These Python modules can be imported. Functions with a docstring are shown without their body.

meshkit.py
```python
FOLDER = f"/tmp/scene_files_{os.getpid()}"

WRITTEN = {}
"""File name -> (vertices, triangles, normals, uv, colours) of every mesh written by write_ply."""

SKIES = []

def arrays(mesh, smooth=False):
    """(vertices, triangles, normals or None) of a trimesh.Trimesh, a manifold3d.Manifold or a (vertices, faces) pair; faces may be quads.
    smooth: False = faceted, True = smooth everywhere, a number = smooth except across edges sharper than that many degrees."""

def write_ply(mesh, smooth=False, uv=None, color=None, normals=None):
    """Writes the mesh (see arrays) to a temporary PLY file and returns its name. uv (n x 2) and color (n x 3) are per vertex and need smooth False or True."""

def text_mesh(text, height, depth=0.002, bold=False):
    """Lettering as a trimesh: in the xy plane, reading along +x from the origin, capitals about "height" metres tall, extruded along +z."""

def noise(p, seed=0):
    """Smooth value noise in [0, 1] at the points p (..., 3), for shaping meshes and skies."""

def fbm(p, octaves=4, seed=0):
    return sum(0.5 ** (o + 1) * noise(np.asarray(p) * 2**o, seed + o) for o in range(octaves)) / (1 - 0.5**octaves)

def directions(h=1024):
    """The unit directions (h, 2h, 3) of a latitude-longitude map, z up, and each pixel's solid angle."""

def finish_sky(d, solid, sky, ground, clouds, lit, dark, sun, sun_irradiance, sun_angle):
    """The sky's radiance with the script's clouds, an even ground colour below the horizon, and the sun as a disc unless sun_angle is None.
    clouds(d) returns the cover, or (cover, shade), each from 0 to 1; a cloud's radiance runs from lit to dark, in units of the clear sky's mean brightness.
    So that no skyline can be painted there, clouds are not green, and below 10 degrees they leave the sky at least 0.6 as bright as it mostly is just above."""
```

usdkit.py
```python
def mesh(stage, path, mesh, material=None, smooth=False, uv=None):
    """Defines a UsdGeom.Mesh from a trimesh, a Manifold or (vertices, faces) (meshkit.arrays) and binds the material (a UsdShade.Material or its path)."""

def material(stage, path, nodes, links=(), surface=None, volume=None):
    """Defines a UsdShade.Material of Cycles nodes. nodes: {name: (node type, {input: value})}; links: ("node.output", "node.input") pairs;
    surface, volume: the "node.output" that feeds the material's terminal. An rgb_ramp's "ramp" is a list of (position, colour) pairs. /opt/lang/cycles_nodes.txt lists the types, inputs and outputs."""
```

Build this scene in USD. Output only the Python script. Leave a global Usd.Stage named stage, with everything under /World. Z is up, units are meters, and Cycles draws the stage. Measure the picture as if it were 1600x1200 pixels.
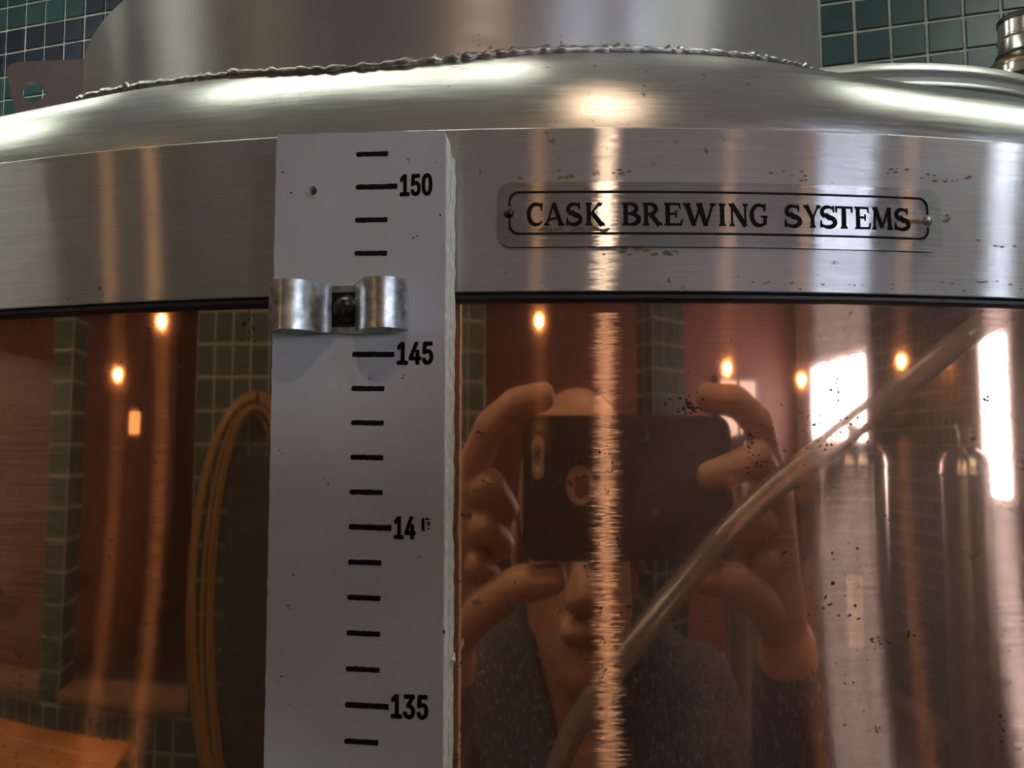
import math, random
import numpy as np, trimesh, manifold3d as m3, usdkit, meshkit
from manifold3d import Manifold
from shapely.geometry import Polygon, LineString, Point, box as sbox
from shapely.ops import unary_union
from shapely import affinity
from pxr import Usd, UsdGeom, UsdLux, Gf, Sdf, Vt

rng = np.random.default_rng(7)
random.seed(7)
stage = Usd.Stage.CreateInMemory()
UsdGeom.SetStageUpAxis(stage, UsdGeom.Tokens.z)
UsdGeom.Xform.Define(stage, '/World')
UsdGeom.Scope.Define(stage, '/World/Looks')
ZC = 1.58                       # lens height above the floor
R, D = 0.5388, 0.205            # kettle radius, lens to kettle skin
O = np.array([0, -(R + D), ZC])
# ------------------------------------------------------------------ camera
pitch, yaw, roll = 0.07767, -0.02928, -0.0016
fwd = np.array([math.sin(yaw) * math.cos(pitch), math.cos(yaw) * math.cos(pitch), math.sin(pitch)])
rgt = np.array([math.cos(yaw), -math.sin(yaw), 0]); upv = np.cross(rgt, fwd)
rgt, upv = math.cos(roll) * rgt + math.sin(roll) * upv, -math.sin(roll) * rgt + math.cos(roll) * upv
cam = UsdGeom.Camera.Define(stage, '/World/Camera')
cam.AddTransformOp().Set(Gf.Matrix4d(*rgt, 0, *upv, 0, *(-fwd), 0, *O, 1))
cam.CreateHorizontalApertureAttr(36.0); cam.CreateVerticalApertureAttr(27.0)
cam.CreateFocalLengthAttr(1320 / 1600 * 36.0)
cam.CreateClippingRangeAttr(Gf.Vec2f(0.004, 1000))
cam.CreateExposureAttr(0.0)
# light levels (emission strengths of the things that give off light)
E_TUBE, E_PENDANT, E_KEY, E_WINDOW = 57.0, 230.0, 440.0, 48.0

def cw(r, u, f):                # millimetres right / up / forward of the lens -> world
    return O + (rgt * r + upv * u + fwd * f) / 1000.0

# ------------------------------------------------------------------ helpers
used = {}
def numbered(path):
    n = used.get(path, 0); used[path] = n + 1
    return path if n == 0 else f'{path}_{n:03d}'
def path_of(parent, name):
    base = '/World' if parent is None else str(parent.GetPath())
    return numbered(f'{base}/{name}')
def obj(name, mesh, mat, parent=None, smooth=False, label=None):
    g = usdkit.mesh(stage, path_of(parent, name), mesh, mat, smooth).GetPrim()
    if label: g.SetCustomDataByKey('label', label)
    return g
def tag(o, label=None, cat=None, group=None, kind=None):
    for k, v in (('label', label), ('category', cat), ('group', group), ('kind', kind)):
        if v: o.SetCustomDataByKey(k, v)
    return o
def thing(name, label, cat, loc=(0, 0, 0), rz=0.0, group=None):
    x = UsdGeom.Xform.Define(stage, path_of(None, name))
    x.AddTranslateOp().Set(Gf.Vec3d(*map(float, loc))); x.AddRotateZOp().Set(float(rz))
    return tag(x.GetPrim(), label, cat, group)
def dup(root, loc, rz, label, group=None):
    was = root.GetCustomData()
    name = str(root.GetName())
    r = thing(name, label, was['category'], loc, rz, group or was.get('group'))
    r.GetReferences().AddInternalReference(root.GetPath()); r.SetInstanceable(True)
    return r
def struct(name, mesh, mat, smooth=False, label=None):
    return tag(obj(name, mesh, mat, None, smooth), label, None, None, 'structure')
def cat_(ms): return trimesh.util.concatenate([tm(m) for m in ms])
def tm(m):
    v, f, n = meshkit.arrays(m); return trimesh.Trimesh(v, f, process=False)
def box(x0, x1, y0, y1, z0, z1, ch=0.0):
    if ch <= 0:
        b = trimesh.creation.box([x1 - x0, y1 - y0, z1 - z0]); b.apply_translation([(x0 + x1) / 2, (y0 + y1) / 2, (z0 + z1) / 2]); return b
    pts = []
    for a, sx in ((x0, 1), (x1, -1)):
        for b_, sy in ((y0, 1), (y1, -1)):
            for c, sz in ((z0, 1), (z1, -1)):
                pts += [(a, b_ + sy * ch, c + sz * ch), (a + sx * ch, b_, c + sz * ch), (a + sx * ch, b_ + sy * ch, c)]
    return tm(Manifold.hull_points(np.array(pts)))
def lathe(prof, n=128):
    """closed or open profile of (r, z), revolved about z"""
    prof = np.asarray(prof, float); k = len(prof)
    a = np.linspace(0, 2 * np.pi, n, endpoint=False)
    v = np.stack([prof[None, :, 0] * np.cos(a)[:, None], prof[None, :, 0] * np.sin(a)[:, None], np.broadcast_to(prof[None, :, 1], (n, k))], -1).reshape(-1, 3)
    f = []
    i = np.arange(n); j = (i + 1) % n
    for q in range(k - 1):
        A, B, C, E = i * k + q, j * k + q, j * k + q + 1, i * k + q + 1
        f += [np.stack([A, B, C], 1), np.stack([A, C, E], 1)]
    t = trimesh.Trimesh(v, np.vstack(f), process=False)
    t.update_faces(t.nondegenerate_faces(height=1e-9))
    return t
def tube(pts, rad, n=12, closed=False, cap=True):
    pts = np.asarray(pts, float); N = len(pts)
    rad = np.broadcast_to(np.asarray(rad, float), (N,))
    T = np.gradient(pts, axis=0) if not closed else np.roll(pts, -1, 0) - np.roll(pts, 1, 0)
    T /= np.linalg.norm(T, axis=1, keepdims=True)
    ref = np.array([0, 0, 1.0]) if abs(T[0, 2]) < .9 else np.array([1.0, 0, 0])
    U = np.cross(T[0], ref); U /= np.linalg.norm(U); us = []
    for t in T:
        U = U - (U @ t) * t; U /= np.linalg.norm(U); us.append(U)
    us = np.array(us); vs = np.cross(T, us)
    a = np.linspace(0, 2 * np.pi, n, endpoint=False)
    v = pts[:, None] + rad[:, None, None] * (us[:, None] * np.cos(a)[None, :, None] + vs[:, None] * np.sin(a)[None, :, None])
    v = v.reshape(-1, 3); f = []
    for i in range(N if closed else N - 1):
        b0, b1 = i * n, ((i + 1) % N) * n
        for k in range(n):
            f += [(b0 + k, b0 + (k + 1) % n, b1 + (k + 1) % n), (b0 + k, b1 + (k + 1) % n, b1 + k)]
    if cap and not closed:
        v = np.vstack([v, pts[0], pts[-1]])
        for k in range(n):
            f += [(len(v) - 2, (k + 1) % n, k), (len(v) - 1, (N - 1) * n + k, (N - 1) * n + (k + 1) % n)]
    return trimesh.Trimesh(v, np.array(f), process=False)
def spline(P, n=12, closed=False):
    P = np.asarray(P, float); out = []
    m = len(P)
    for i in range(m if closed else m - 1):
        p0 = P[(i - 1) % m] if closed or i > 0 else 2 * P[0] - P[1]
        p1, p2 = P[i], P[(i + 1) % m]
        p3 = P[(i + 2) % m] if closed or i + 2 < m else 2 * P[-1] - P[-2]
        for t in np.linspace(0, 1, n, endpoint=False):
            out.append(.5 * (2 * p1 + (p2 - p0) * t + (2 * p0 - 5 * p1 + 4 * p2 - p3) * t * t + (3 * p1 - p0 - 3 * p2 + p3) * t ** 3))
    if not closed: out.append(P[-1])
    return np.array(out)
def extrude(poly, h):
    return trimesh.util.concatenate([trimesh.creation.extrude_polygon(g, h, engine='earcut') for g in getattr(poly, 'geoms', [poly]) if g.area > 0])
def place(mesh, origin, ex, ey, ez):
    m = mesh.copy(); T = np.eye(4); T[:3, 0], T[:3, 1], T[:3, 2], T[:3, 3] = ex, ey, ez, origin
    m.apply_transform(T); return m
def cyl(p, q, r, n=24):
    return tube(np.array([p, q], float), r, n)

# ------------------------------------------------------------------ materials
def M(name, nodes, links=(), surface=None, volume=None):
    return usdkit.material(stage, f'/World/Looks/{name}', nodes, links, surface, volume)
def plain(name, col, rough=.5, metallic=0., var=.12, scale=20., **kw):
    c = np.array(col)
    return M(name, {'g': ('geometry', {}), 'n': ('noise_texture', {'scale': scale, 'detail': 3.0}),
                    'r': ('rgb_ramp', {'ramp': [(.3, tuple(c * (1 - var))), (.7, tuple(np.minimum(c * (1 + var), 1)))]}),
                    'p': ('principled_bsdf', {'roughness': rough, 'metallic': metallic, **kw})},
             [('g.position', 'n.vector'), ('n.fac', 'r.fac'), ('r.color', 'p.base_color')], 'p.BSDF')
def glow(name, col, s):
    return M(name, {'e': ('emission', {'color': col, 'strength': s})}, [], 'e.emission')
def brushed(name, col, rough, aniso, sharp=.0, sharp_rough=.05, dirt=.0, lines=1400., dirt_col=(.09, .075, .06), var=.16, haze=.0, haze_rough=.5):
    """grained metal: grain runs around the vertical axis, so lights smear across it"""
    c = np.array(col)
    nodes = {'g': ('geometry', {}),
             'cr': ('vector_math', {'math_type': 'cross_product', 'vector1': (0, 0, 1.0)}),
             'cn': ('vector_math', {'math_type': 'normalize'}),
             'tt': ('vector_math', {'math_type': 'cross_product'}),
             'mp': ('mapping', {'mapping_type': 'point', 'scale': (45.0, 45.0, lines)}),
             'ln': ('noise_texture', {'scale': 1.0, 'detail': 3.0, 'roughness': .7}),
             'bg': ('noise_texture', {'scale': 16.0, 'detail': 5.0, 'roughness': .6}),
             'ra': ('rgb_ramp', {'ramp': [(.25, tuple(c * (1 - var))), (.75, tuple(np.minimum(c * (1 + var), 1)))]}),
             'rr': ('map_range', {'from_min': .2, 'from_max': .8, 'to_min': rough * .82, 'to_max': rough * 1.2}),
             'ro': ('map_range', {'from_min': .25, 'from_max': .75, 'to_min': -.0032, 'to_max': .0032}),
             'm2': ('mapping', {'mapping_type': 'point', 'scale': (180.0, 180.0, 2300.0)}),
             'l2': ('noise_texture', {'scale': 1.0, 'detail': 2.0}),
             'bu': ('bump', {'strength': .06, 'distance': .0004}),
             'p': ('glossy_bsdf', {'distribution': 'beckmann', 'anisotropy': -aniso}),
             'q': ('principled_bsdf', {'metallic': 1.0, 'roughness': sharp_rough}),
             'hz': ('glossy_bsdf', {'distribution': 'ggx', 'roughness': haze_rough}),
             'mh': ('mix_closure', {'fac': haze}),
             'mx': ('mix_closure', {'fac': sharp}),
             'ds': ('noise_texture', {'scale': 240.0, 'detail': 6.0, 'roughness': .65}),
             'd2': ('noise_texture', {'scale': 9.0, 'detail': 2.0}),
             'dm': ('math', {'math_type': 'multiply_add', 'value2': .35, 'value3': 0.0}),
             'da': ('math', {'math_type': 'add'}),
             'dr': ('map_range', {'from_min': .88 - dirt * .1, 'from_max': .93 - dirt * .1, 'to_min': 0., 'to_max': .85, 'clamp': True}),
             'dd': ('principled_bsdf', {'base_color': dirt_col, 'roughness': .7}),
             'md': ('mix_closure', {})}
    links = [('g.normal', 'cr.vector2'), ('cr.vector', 'cn.vector1'), ('g.normal', 'tt.vector1'), ('cn.vector', 'tt.vector2'),
             ('tt.vector', 'p.tangent'), ('g.position', 'mp.vector'), ('mp.vector', 'ln.vector'), ('g.position', 'bg.vector'),
             ('bg.fac', 'ra.fac'), ('ra.color', 'p.color'), ('ra.color', 'q.base_color'), ('ln.fac', 'rr.value'), ('rr.result', 'p.roughness'),
             ('g.position', 'm2.vector'), ('m2.vector', 'l2.vector'), ('l2.fac', 'ro.value'), ('ro.result', 'p.rotation'), ('ln.fac', 'bu.height'), ('bu.normal', 'p.normal'), ('p.BSDF', 'mh.closure1'), ('ra.color', 'hz.color'), ('hz.BSDF', 'mh.closure2'), ('mh.closure', 'mx.closure1'), ('q.BSDF', 'mx.closure2'),
             ('g.position', 'ds.vector'), ('g.position', 'd2.vector'), ('d2.fac', 'dm.value1'), ('ds.fac', 'da.value1'), ('dm.value', 'da.value2'),
             ('da.value', 'dr.value'), ('dr.result', 'md.fac'), ('mx.closure', 'md.closure1'), ('dd.BSDF', 'md.closure2')]
    return M(name, nodes, links, 'md.closure')

m_copper = brushed('copper', (.80, .475, .33), .235, .90, .75, .035, .75, var=.05, haze=.28, haze_rough=.5)
m_band = brushed('brushed_steel', (.58, .56, .53), .25, .88, .0, .1, .5, haze=.55, haze_rough=.62)
m_head = brushed('dull_steel', (.64, .63, .59), .29, .50, .0, .1, .3, haze=.30, haze_rough=.6)
m_collar = brushed('collar_steel', (.50, .48, .46), .42, .60, .0, .1, .2, lines=300., haze=.55, haze_rough=.65)
m_plate = brushed('plate_steel', (.64, .62, .60), .225, .90, .10, .04, .2, haze=.25, haze_rough=.55)
m_steel = plain('polished_steel', (.62, .61, .59), .16, 1.0, .06)
m_rim = plain('rim_metal', (.78, .77, .72), .42, 1.0, .05)
m_dull = plain('dull_vessel_steel', (.36, .36, .34), .5, .35, .06)
m_lug = plain('lug_steel', (.14, .112, .10), .5, .5)
m_weld = plain('weld_metal', (.42, .41, .38), .38, 1.0, .4, 400.)
m_zinc = plain('zinc_plate', (.60, .63, .62), .34, 1.0, .45, 420.)
m_tank = brushed('tank_steel', (.62, .60, .59), .30, .60, .15, .08, .1)
m_brass = plain('chrome_fitting', (.80, .72, .64), .22, 1.0, .08)
m_black = plain('black_rubber', (.018, .018, .019), .45)
m_ink = plain('black_ink', (.012, .012, .013), .8, specular_ior_level=.08)
m_darkmetal = plain('dark_screw', (.06, .055, .05), .35, 1.0)
m_grout = plain('grout', (.36, .36, .31), .85, var=.15, scale=60.)
m_teal = [plain(f'teal_tile_{"abc"[i]}', c, .30, var=.10, scale=9., specular_ior_level=.35) for i, c in enumerate(((.026, .058, .057), (.029, .063, .061), (.024, .052, .053)))]
m_navy = [plain(f'navy_tile_{"abc"[i]}', c, .30, var=.10, scale=9., specular_ior_level=.35) for i, c in enumerate(((.018, .021, .036), (.022, .023, .035), (.017, .024, .037)))]
m_red = plain('red_paint', (.11, .025, .016), .55, scale=3.)
m_rust = plain('rust_paint', (.20, .058, .03), .6, scale=3.)
m_wood = plain('orange_wood', (.55, .22, .06), .35, var=.25, scale=6.)
m_dwood = plain('dark_wood', (.09, .04, .022), .35, var=.3, scale=8.)
m_ceil = plain('ceiling_paint', (.18, .17, .16), .9)
m_floor = plain('floor_paint', (.09, .085, .09), .4, scale=4.)
m_plaster = plain('plaster', (.20, .215, .25), .8)
m_sill = plain('sill_plaster', (.17, .105, .06), .7)
m_white = plain('white_plastic', (.62, .62, .60), .4)
m_frame = plain('window_paint', (.55, .52, .50), .5)
m_paper = plain('cream_paper', (.75, .66, .48), .8)
m_skin = M('skin', {'g': ('geometry', {}), 'n': ('noise_texture', {'scale': 40.0, 'detail': 3.0}), 'r': ('rgb_ramp', {'ramp': [(.3, (.37, .20, .12)), (.7, (.44, .25, .155))]}),
                    'p': ('principled_bsdf', {'roughness': .48, 'subsurface_weight': .15, 'subsurface_scale': .006})},
           [('g.position', 'n.vector'), ('n.fac', 'r.fac'), ('r.color', 'p.base_color')], 'p.BSDF')
m_shirt = M('heather_knit', {'g': ('geometry', {}), 'mp': ('mapping', {'scale': (420., 420., 160.)}), 'n': ('noise_texture', {'scale': 1.0, 'detail': 2.0}),
                             'r': ('rgb_ramp', {'ramp': [(.38, (.018, .019, .034)), (.58, (.036, .037, .058)), (.72, (.30, .30, .35))]}), 'p': ('principled_bsdf', {'roughness': .9})},
            [('g.position', 'mp.vector'), ('mp.vector', 'n.vector'), ('n.fac', 'r.fac'), ('r.color', 'p.base_color')], 'p.BSDF')
m_denim = plain('denim', (.05, .06, .09), .9)
m_hair = plain('hair', (.06, .04, .025), .6)
m_eye = plain('eye_white', (.7, .68, .65), .2)
m_case = plain('phone_case', (.014, .013, .012), .42)
m_gold = plain('phone_metal', (.55, .48, .36), .3, .6)
m_glass = plain('phone_glass', (.01, .01, .012), .05)
m_logo = plain('logo_metal', (.30, .12, .08), .2, .7)
m_amber = M('amber_vinyl', {'p': ('principled_bsdf', {'base_color': (.36, .20, .05), 'roughness': .22}), 't': ('translucent_bsdf', {'color': (.4, .22, .06)}), 'm': ('mix_closure', {'fac': .3})},
            [('p.BSDF', 'm.closure1'), ('t.BSDF', 'm.closure2')], 'm.closure')
m_clear = M('clear_vinyl', {'f': ('fresnel', {'IOR': 1.55}), 'fm': ('math', {'math_type': 'multiply_add', 'value2': 1.0, 'value3': .02}), 't': ('transparent_bsdf', {'color': (.97, .96, .94)}), 'g': ('glossy_bsdf', {'roughness': .10, 'color': (.97, .97, .97)}),
                            'm': ('mix_closure', {}), 'd': ('principled_bsdf', {'base_color': (.80, .75, .70), 'roughness': .4}), 'm2': ('mix_closure', {'fac': .09})},
            [('f.fac', 'fm.value1'), ('fm.value', 'm.fac'), ('t.BSDF', 'm.closure1'), ('g.BSDF', 'm.closure2'), ('m.closure', 'm2.closure1'), ('d.BSDF', 'm2.closure2')], 'm2.closure')
m_tubelight = glow('fluorescent_tube', (.93, 1.0, .88), E_TUBE)
m_bulb = glow('warm_bulb', (1.0, .50, .20), E_PENDANT)
m_keybulb = glow('key_bulb', (1.0, .72, .50), E_KEY)
m_pane = glow('daylight_pane', (.70, .79, 1.0), E_WINDOW)
m_panedim = glow('shaded_pane', (.95, .86, .88), E_WINDOW * .04)
m_signglow = glow('lit_sign', (1.0, .50, .20), 2.2)
# white sheet of the gauge board: print-free plastic with specks and stains
m_board = M('gauge_plastic', {'g': ('geometry', {}), 'n1': ('noise_texture', {'scale': 28.0, 'detail': 4.0}), 'r1': ('rgb_ramp', {'ramp': [(.30, (.47, .475, .485)), (.62, (.55, .56, .575))]}),
    'n2': ('noise_texture', {'scale': 330.0, 'detail': 2.0}), 'r2': ('map_range', {'from_min': .745, 'from_max': .80, 'to_min': 0., 'to_max': .8, 'clamp': True}),
    'n3': ('noise_texture', {'scale': 60.0, 'detail': 3.0}), 'r3': ('map_range', {'from_min': .66, 'from_max': .86, 'to_min': 0., 'to_max': .4, 'clamp': True}),
    'c1': ('mix_color', {'b': (.10, .09, .08)}), 'c2': ('mix_color', {'b': (.30, .27, .21)}), 'p': ('principled_bsdf', {'roughness': .42})},
    [('g.position', 'n1.vector'), ('n1.fac', 'r1.fac'), ('g.position', 'n2.vector'), ('n2.fac', 'r2.value'), ('g.position', 'n3.vector'), ('n3.fac', 'r3.value'),
     ('r1.color', 'c2.a'), ('r3.result', 'c2.fac'), ('c2.result', 'c1.a'), ('r2.result', 'c1.fac'), ('c1.result', 'p.base_color')], 'p.BSDF')
m_foam = plain('raw_sheet_edge', (.72, .72, .62), .7, var=.2, scale=500.)
m_soil = plain('dried_soil', (.045, .030, .022), .8)
m_stain = plain('rust_stain', (.20, .12, .045), .7, var=.4, scale=300.)

# ------------------------------------------------------------------ room shell
ZT = ZC + 2.42                                       # ceiling height
th = 0.2523
uB = np.array([math.cos(th), -math.sin(th), 0]); nB = np.array([math.sin(th), math.cos(th), 0])
AB = np.array([.9735, 1.7698, 0])
X0, X1, Y0 = -6.0, 3.75, -6.8
struct('floor', box(X0 - .2, X1 + .2, Y0 - .2, 3.8, -.1, 0), m_floor)
struct('ceiling', box(X0 - .2, X1 + .2, Y0 - .2, 3.8, ZT, ZT + .1), m_ceil)
struct('wall_rear', box(X0 - .2, X1 + .2, Y0 - .2, Y0, 0, ZT), m_red)
struct('wall_left', box(X0 - .2, X0, Y0, 3.8, 0, ZT), m_rust)

def tile_mesh(w, h, d=.006, b=.0022):
    x, z = w / 2, h / 2
    v = [(-x, 0, -z), (x, 0, -z), (x, 0, z), (-x, 0, z), (-x, -d + b, -z), (x, -d + b, -z), (x, -d + b, z), (-x, -d + b, z),
         (-x + b, -d, -z + b), (x - b, -d, -z + b), (x - b, -d, z - b), (-x + b, -d, z - b)]
    f = []
    for a in (0, 4):
        for k in range(4):
            p, q = a + k, a + (k + 1) % 4
            f += [(p, q, q + 4), (p, q + 4, p + 4)]
    f += [(8, 9, 10), (8, 10, 11)]
    return trimesh.Trimesh(np.array(v, float), np.array(f), process=False)
def tiled(parent, org, ex, ez, ny, cols, rows, pw, ph, mats, own=lambda c, r: True, joint=.0092):
    """tiles on a wall: org + c*pw*ex + r*ph*ez; ny points into the wall. own() says which are parts of their own."""
    base = tile_mesh(pw - joint, ph - joint); left = {}
    for c in cols:
        for r in rows:
            m = mats(c, r)
            if m is None: continue
            j = rng.normal(0, .0004, 3)
            t = place(base, org + ex * ((c + .5) * pw) + ez * ((r + .5) * ph) + j, ex, ny, ez)
            if own(c, r): obj('tile', t, m, parent)
            else: left.setdefault(str(m.GetPath()), (m, []))[1].append(t)
    for m, ts in left.values():
        tag(obj('tile_field', cat_(ts), m, parent), kind='stuff')
# wall behind the kettle, 10 cm tiles, rows very slightly out of level
wb = UsdGeom.Xform.Define(stage, '/World/wall_back').GetPrim(); tag(wb, kind='structure')
corners = [AB + nB * .001 + uB * a for a in (-8.2, 3.2)] + [AB + nB * .2 + uB * a for a in (3.2, -8.2)]
obj('mortar_bed', extrude(Polygon([c[:2] for c in corners]), ZT), m_grout, wb)
tilt = .0073
exB = uB * math.cos(tilt) + np.array([0, 0, 1.0]) * math.sin(tilt); ezB = np.cross(nB, exB) * -1
if ezB[2] < 0: ezB = -ezB
def back_mat(c, r):
    k = (c * 7 + r * 13 + (c * r) % 5) % 3
    if c < -8 and (r in (3, 4) or (r == 5 and c >= -29)): return m_navy[k]
    return m_teal[k]
tiled(wb, AB + np.array([0, 0, ZC + 1.2666]), exB, ezB, nB, range(-42, 14), range(-14, 9), .0992, .1, back_mat,
      lambda c, r: (-40 <= c <= -27 and -1 <= r <= 8) or (-2 <= c <= 12 and -5 <= r <= 4))

# right wall with its windows, tiled pier between
wr = UsdGeom.Xform.Define(stage, '/World/wall_right').GetPrim(); tag(wr, kind='structure')
W1, W2 = (-6.40, -5.15, ZC + .05, ZC + .66), (-3.45, -3.10, ZC - .25, ZC + .58)
pl = sbox(Y0, 0, 3.8, ZT)
for w in (W1, W2): pl = pl.difference(sbox(w[0], w[2], w[1], w[3]))
obj('plaster', place(extrude(pl, .2), np.array([X1, 0, 0]), np.array([0, 1, 0]), np.array([0, 0, 1]), np.array([1, 0, 0])), m_plaster, wr)
tiled(wr, np.array([X1 - .001, -5.05, 0.1]), np.array([0, 1, 0]), np.array([0, 0, 1]), np.array([1, 0, 0]), range(0, 15), range(0, 30), .1, .1,
      lambda c, r: m_teal[(c * 5 + r * 3) % 3], lambda c, r: 9 <= r <= 21)
def window(y0, y1, z0, z1, nx, nz, pane, k):
    t = UsdGeom.Xform.Define(stage, f'/World/window_{k}').GetPrim(); tag(t, kind='structure')
    obj('window_frame', cat_([box(X1 - .02, X1 + .08, y0 - .03, y0 + .02, z0 - .03, z1 + .03), box(X1 - .02, X1 + .08, y1 - .02, y1 + .03, z0 - .03, z1 + .03),
                              box(X1 - .02, X1 + .08, y0, y1, z0 - .03, z0 + .02), box(X1 - .02, X1 + .08, y0, y1, z1 - .02, z1 + .03)]), m_frame, t)
    for i in range(1, nx): obj('glazing_bar', box(X1 + .02, X1 + .06, y0 + (y1 - y0) * i / nx - .009, y0 + (y1 - y0) * i / nx + .009, z0, z1), m_frame, t)
    for i in range(1, nz): obj('glazing_bar', box(X1 + .02, X1 + .06, y0, y1, z0 + (z1 - z0) * i / nz - .009, z0 + (z1 - z0) * i / nz + .009), m_frame, t)
    for i in range(nx):
        for j in range(nz):
            a, b = y0 + (y1 - y0) * i / nx, y0 + (y1 - y0) * (i + 1) / nx
            c, d = z0 + (z1 - z0) * j / nz, z0 + (z1 - z0) * (j + 1) / nz
            obj('pane', box(X1 + .055, X1 + .065, a, b, c, d), pane, t)
window(*W1, 3, 1, m_pane, 1)
window(*W2, 1, 4, m_pane, 2)
# a shaded window in the red rear wall
t = UsdGeom.Xform.Define(stage, '/World/window_3').GetPrim(); tag(t, kind='structure')
wx0, wx1, wz0, wz1 = 2.50, 3.05, ZC + .02, ZC + .55
obj('window_frame', cat_([box(wx0 - .04, wx0, Y0, Y0 + .06, wz0 - .04, wz1 + .04), box(wx1, wx1 + .04, Y0, Y0 + .06, wz0 - .04, wz1 + .04), box(wx0, wx1, Y0, Y0 + .06, wz0 - .04, wz0), box(wx0, wx1, Y0, Y0 + .06, wz1, wz1 + .04)]), m_dwood, t)
obj('glazing_bar', box((wx0 + wx1) / 2 - .015, (wx0 + wx1) / 2 + .015, Y0, Y0 + .05, wz0, wz1), m_dwood, t)
for a, b in ((wx0, (wx0 + wx1) / 2 - .015), ((wx0 + wx1) / 2 + .015, wx1)): obj('pane', box(a, b, Y0 + .005, Y0 + .02, wz0, wz1), m_panedim, t)

# pierced tiled partition between the brewhouse and the red pub room
uP = np.array([.90286, -.42993, 0]); nP = np.array([.42993, .90286, 0]) * -1     # nP points away from the kettle
PP = np.array([-2.85, -1.85, 0])
SILL, LINT = ZC - .76, ZC + 1.25
wp = UsdGeom.Xform.Define(stage, '/World/wall_partition').GetPrim(); tag(wp, kind='structure')
S0, S1 = -3.0, 4.30
pl = sbox(S0, 0, S1, ZT)
for a, b in ((-2.6, .36), (.50, 1.27), (2.83, 4.01)): pl = pl.difference(sbox(a, SILL if b < 2 else -1, b, LINT))
obj('mortar_bed', place(extrude(pl, .18), PP + nP * .006, uP, np.array([0, 0, 1]), nP), m_grout, wp)
def pt_mat(c, r): return m_teal[(c * 5 + r * 3 + (c * r) % 4) % 3]
ez = np.array([0, 0, 1.0])
tiled(wp, PP + uP * .36 + nP * .006, uP, ez, nP, range(0, 1), range(8, 30), .14, .1, pt_mat)
tiled(wp, PP + uP * 1.27 + nP * .006, uP, ez, nP, range(0, 16), range(0, 28), .0975, .1, pt_mat, lambda c, r: (c < 6 or c > 13) and r >= 10)
tiled(wp, PP + uP * 4.01 + nP * .006, uP, ez, nP, range(0, 3), range(4, 30), .0967, .1, pt_mat, lambda c, r: r >= 12)
tiled(wp, PP + uP * -2.6 + nP * .006, uP, ez, nP, range(18, 39), range(0, 8), .1, .1, pt_mat, lambda c, r: r >= 5)
for s_at, sgn, r0_, r1_ in ((.50, 1, 8, 28), (.36, -1, 8, 28), (4.01, -1, 0, 28), (2.83, 1, 0, 28)):
    tiled(wp, PP + uP * (s_at + sgn * .0005) + nP * (.006 if sgn > 0 else .186), nP * sgn, ez, -uP * sgn, range(0, 2), range(r0_, r1_), .09, .1, pt_mat, lambda c, r: r >= 14)
for a, b in ((-2.6, .36), (.50, 1.27)):
    obj('sill_ledge', place(box(0, b - a, -.02, .2, 0, .025, .004), PP + uP * a + ez * (SILL - .0), uP, nP, ez), m_sill, wp)

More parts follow.
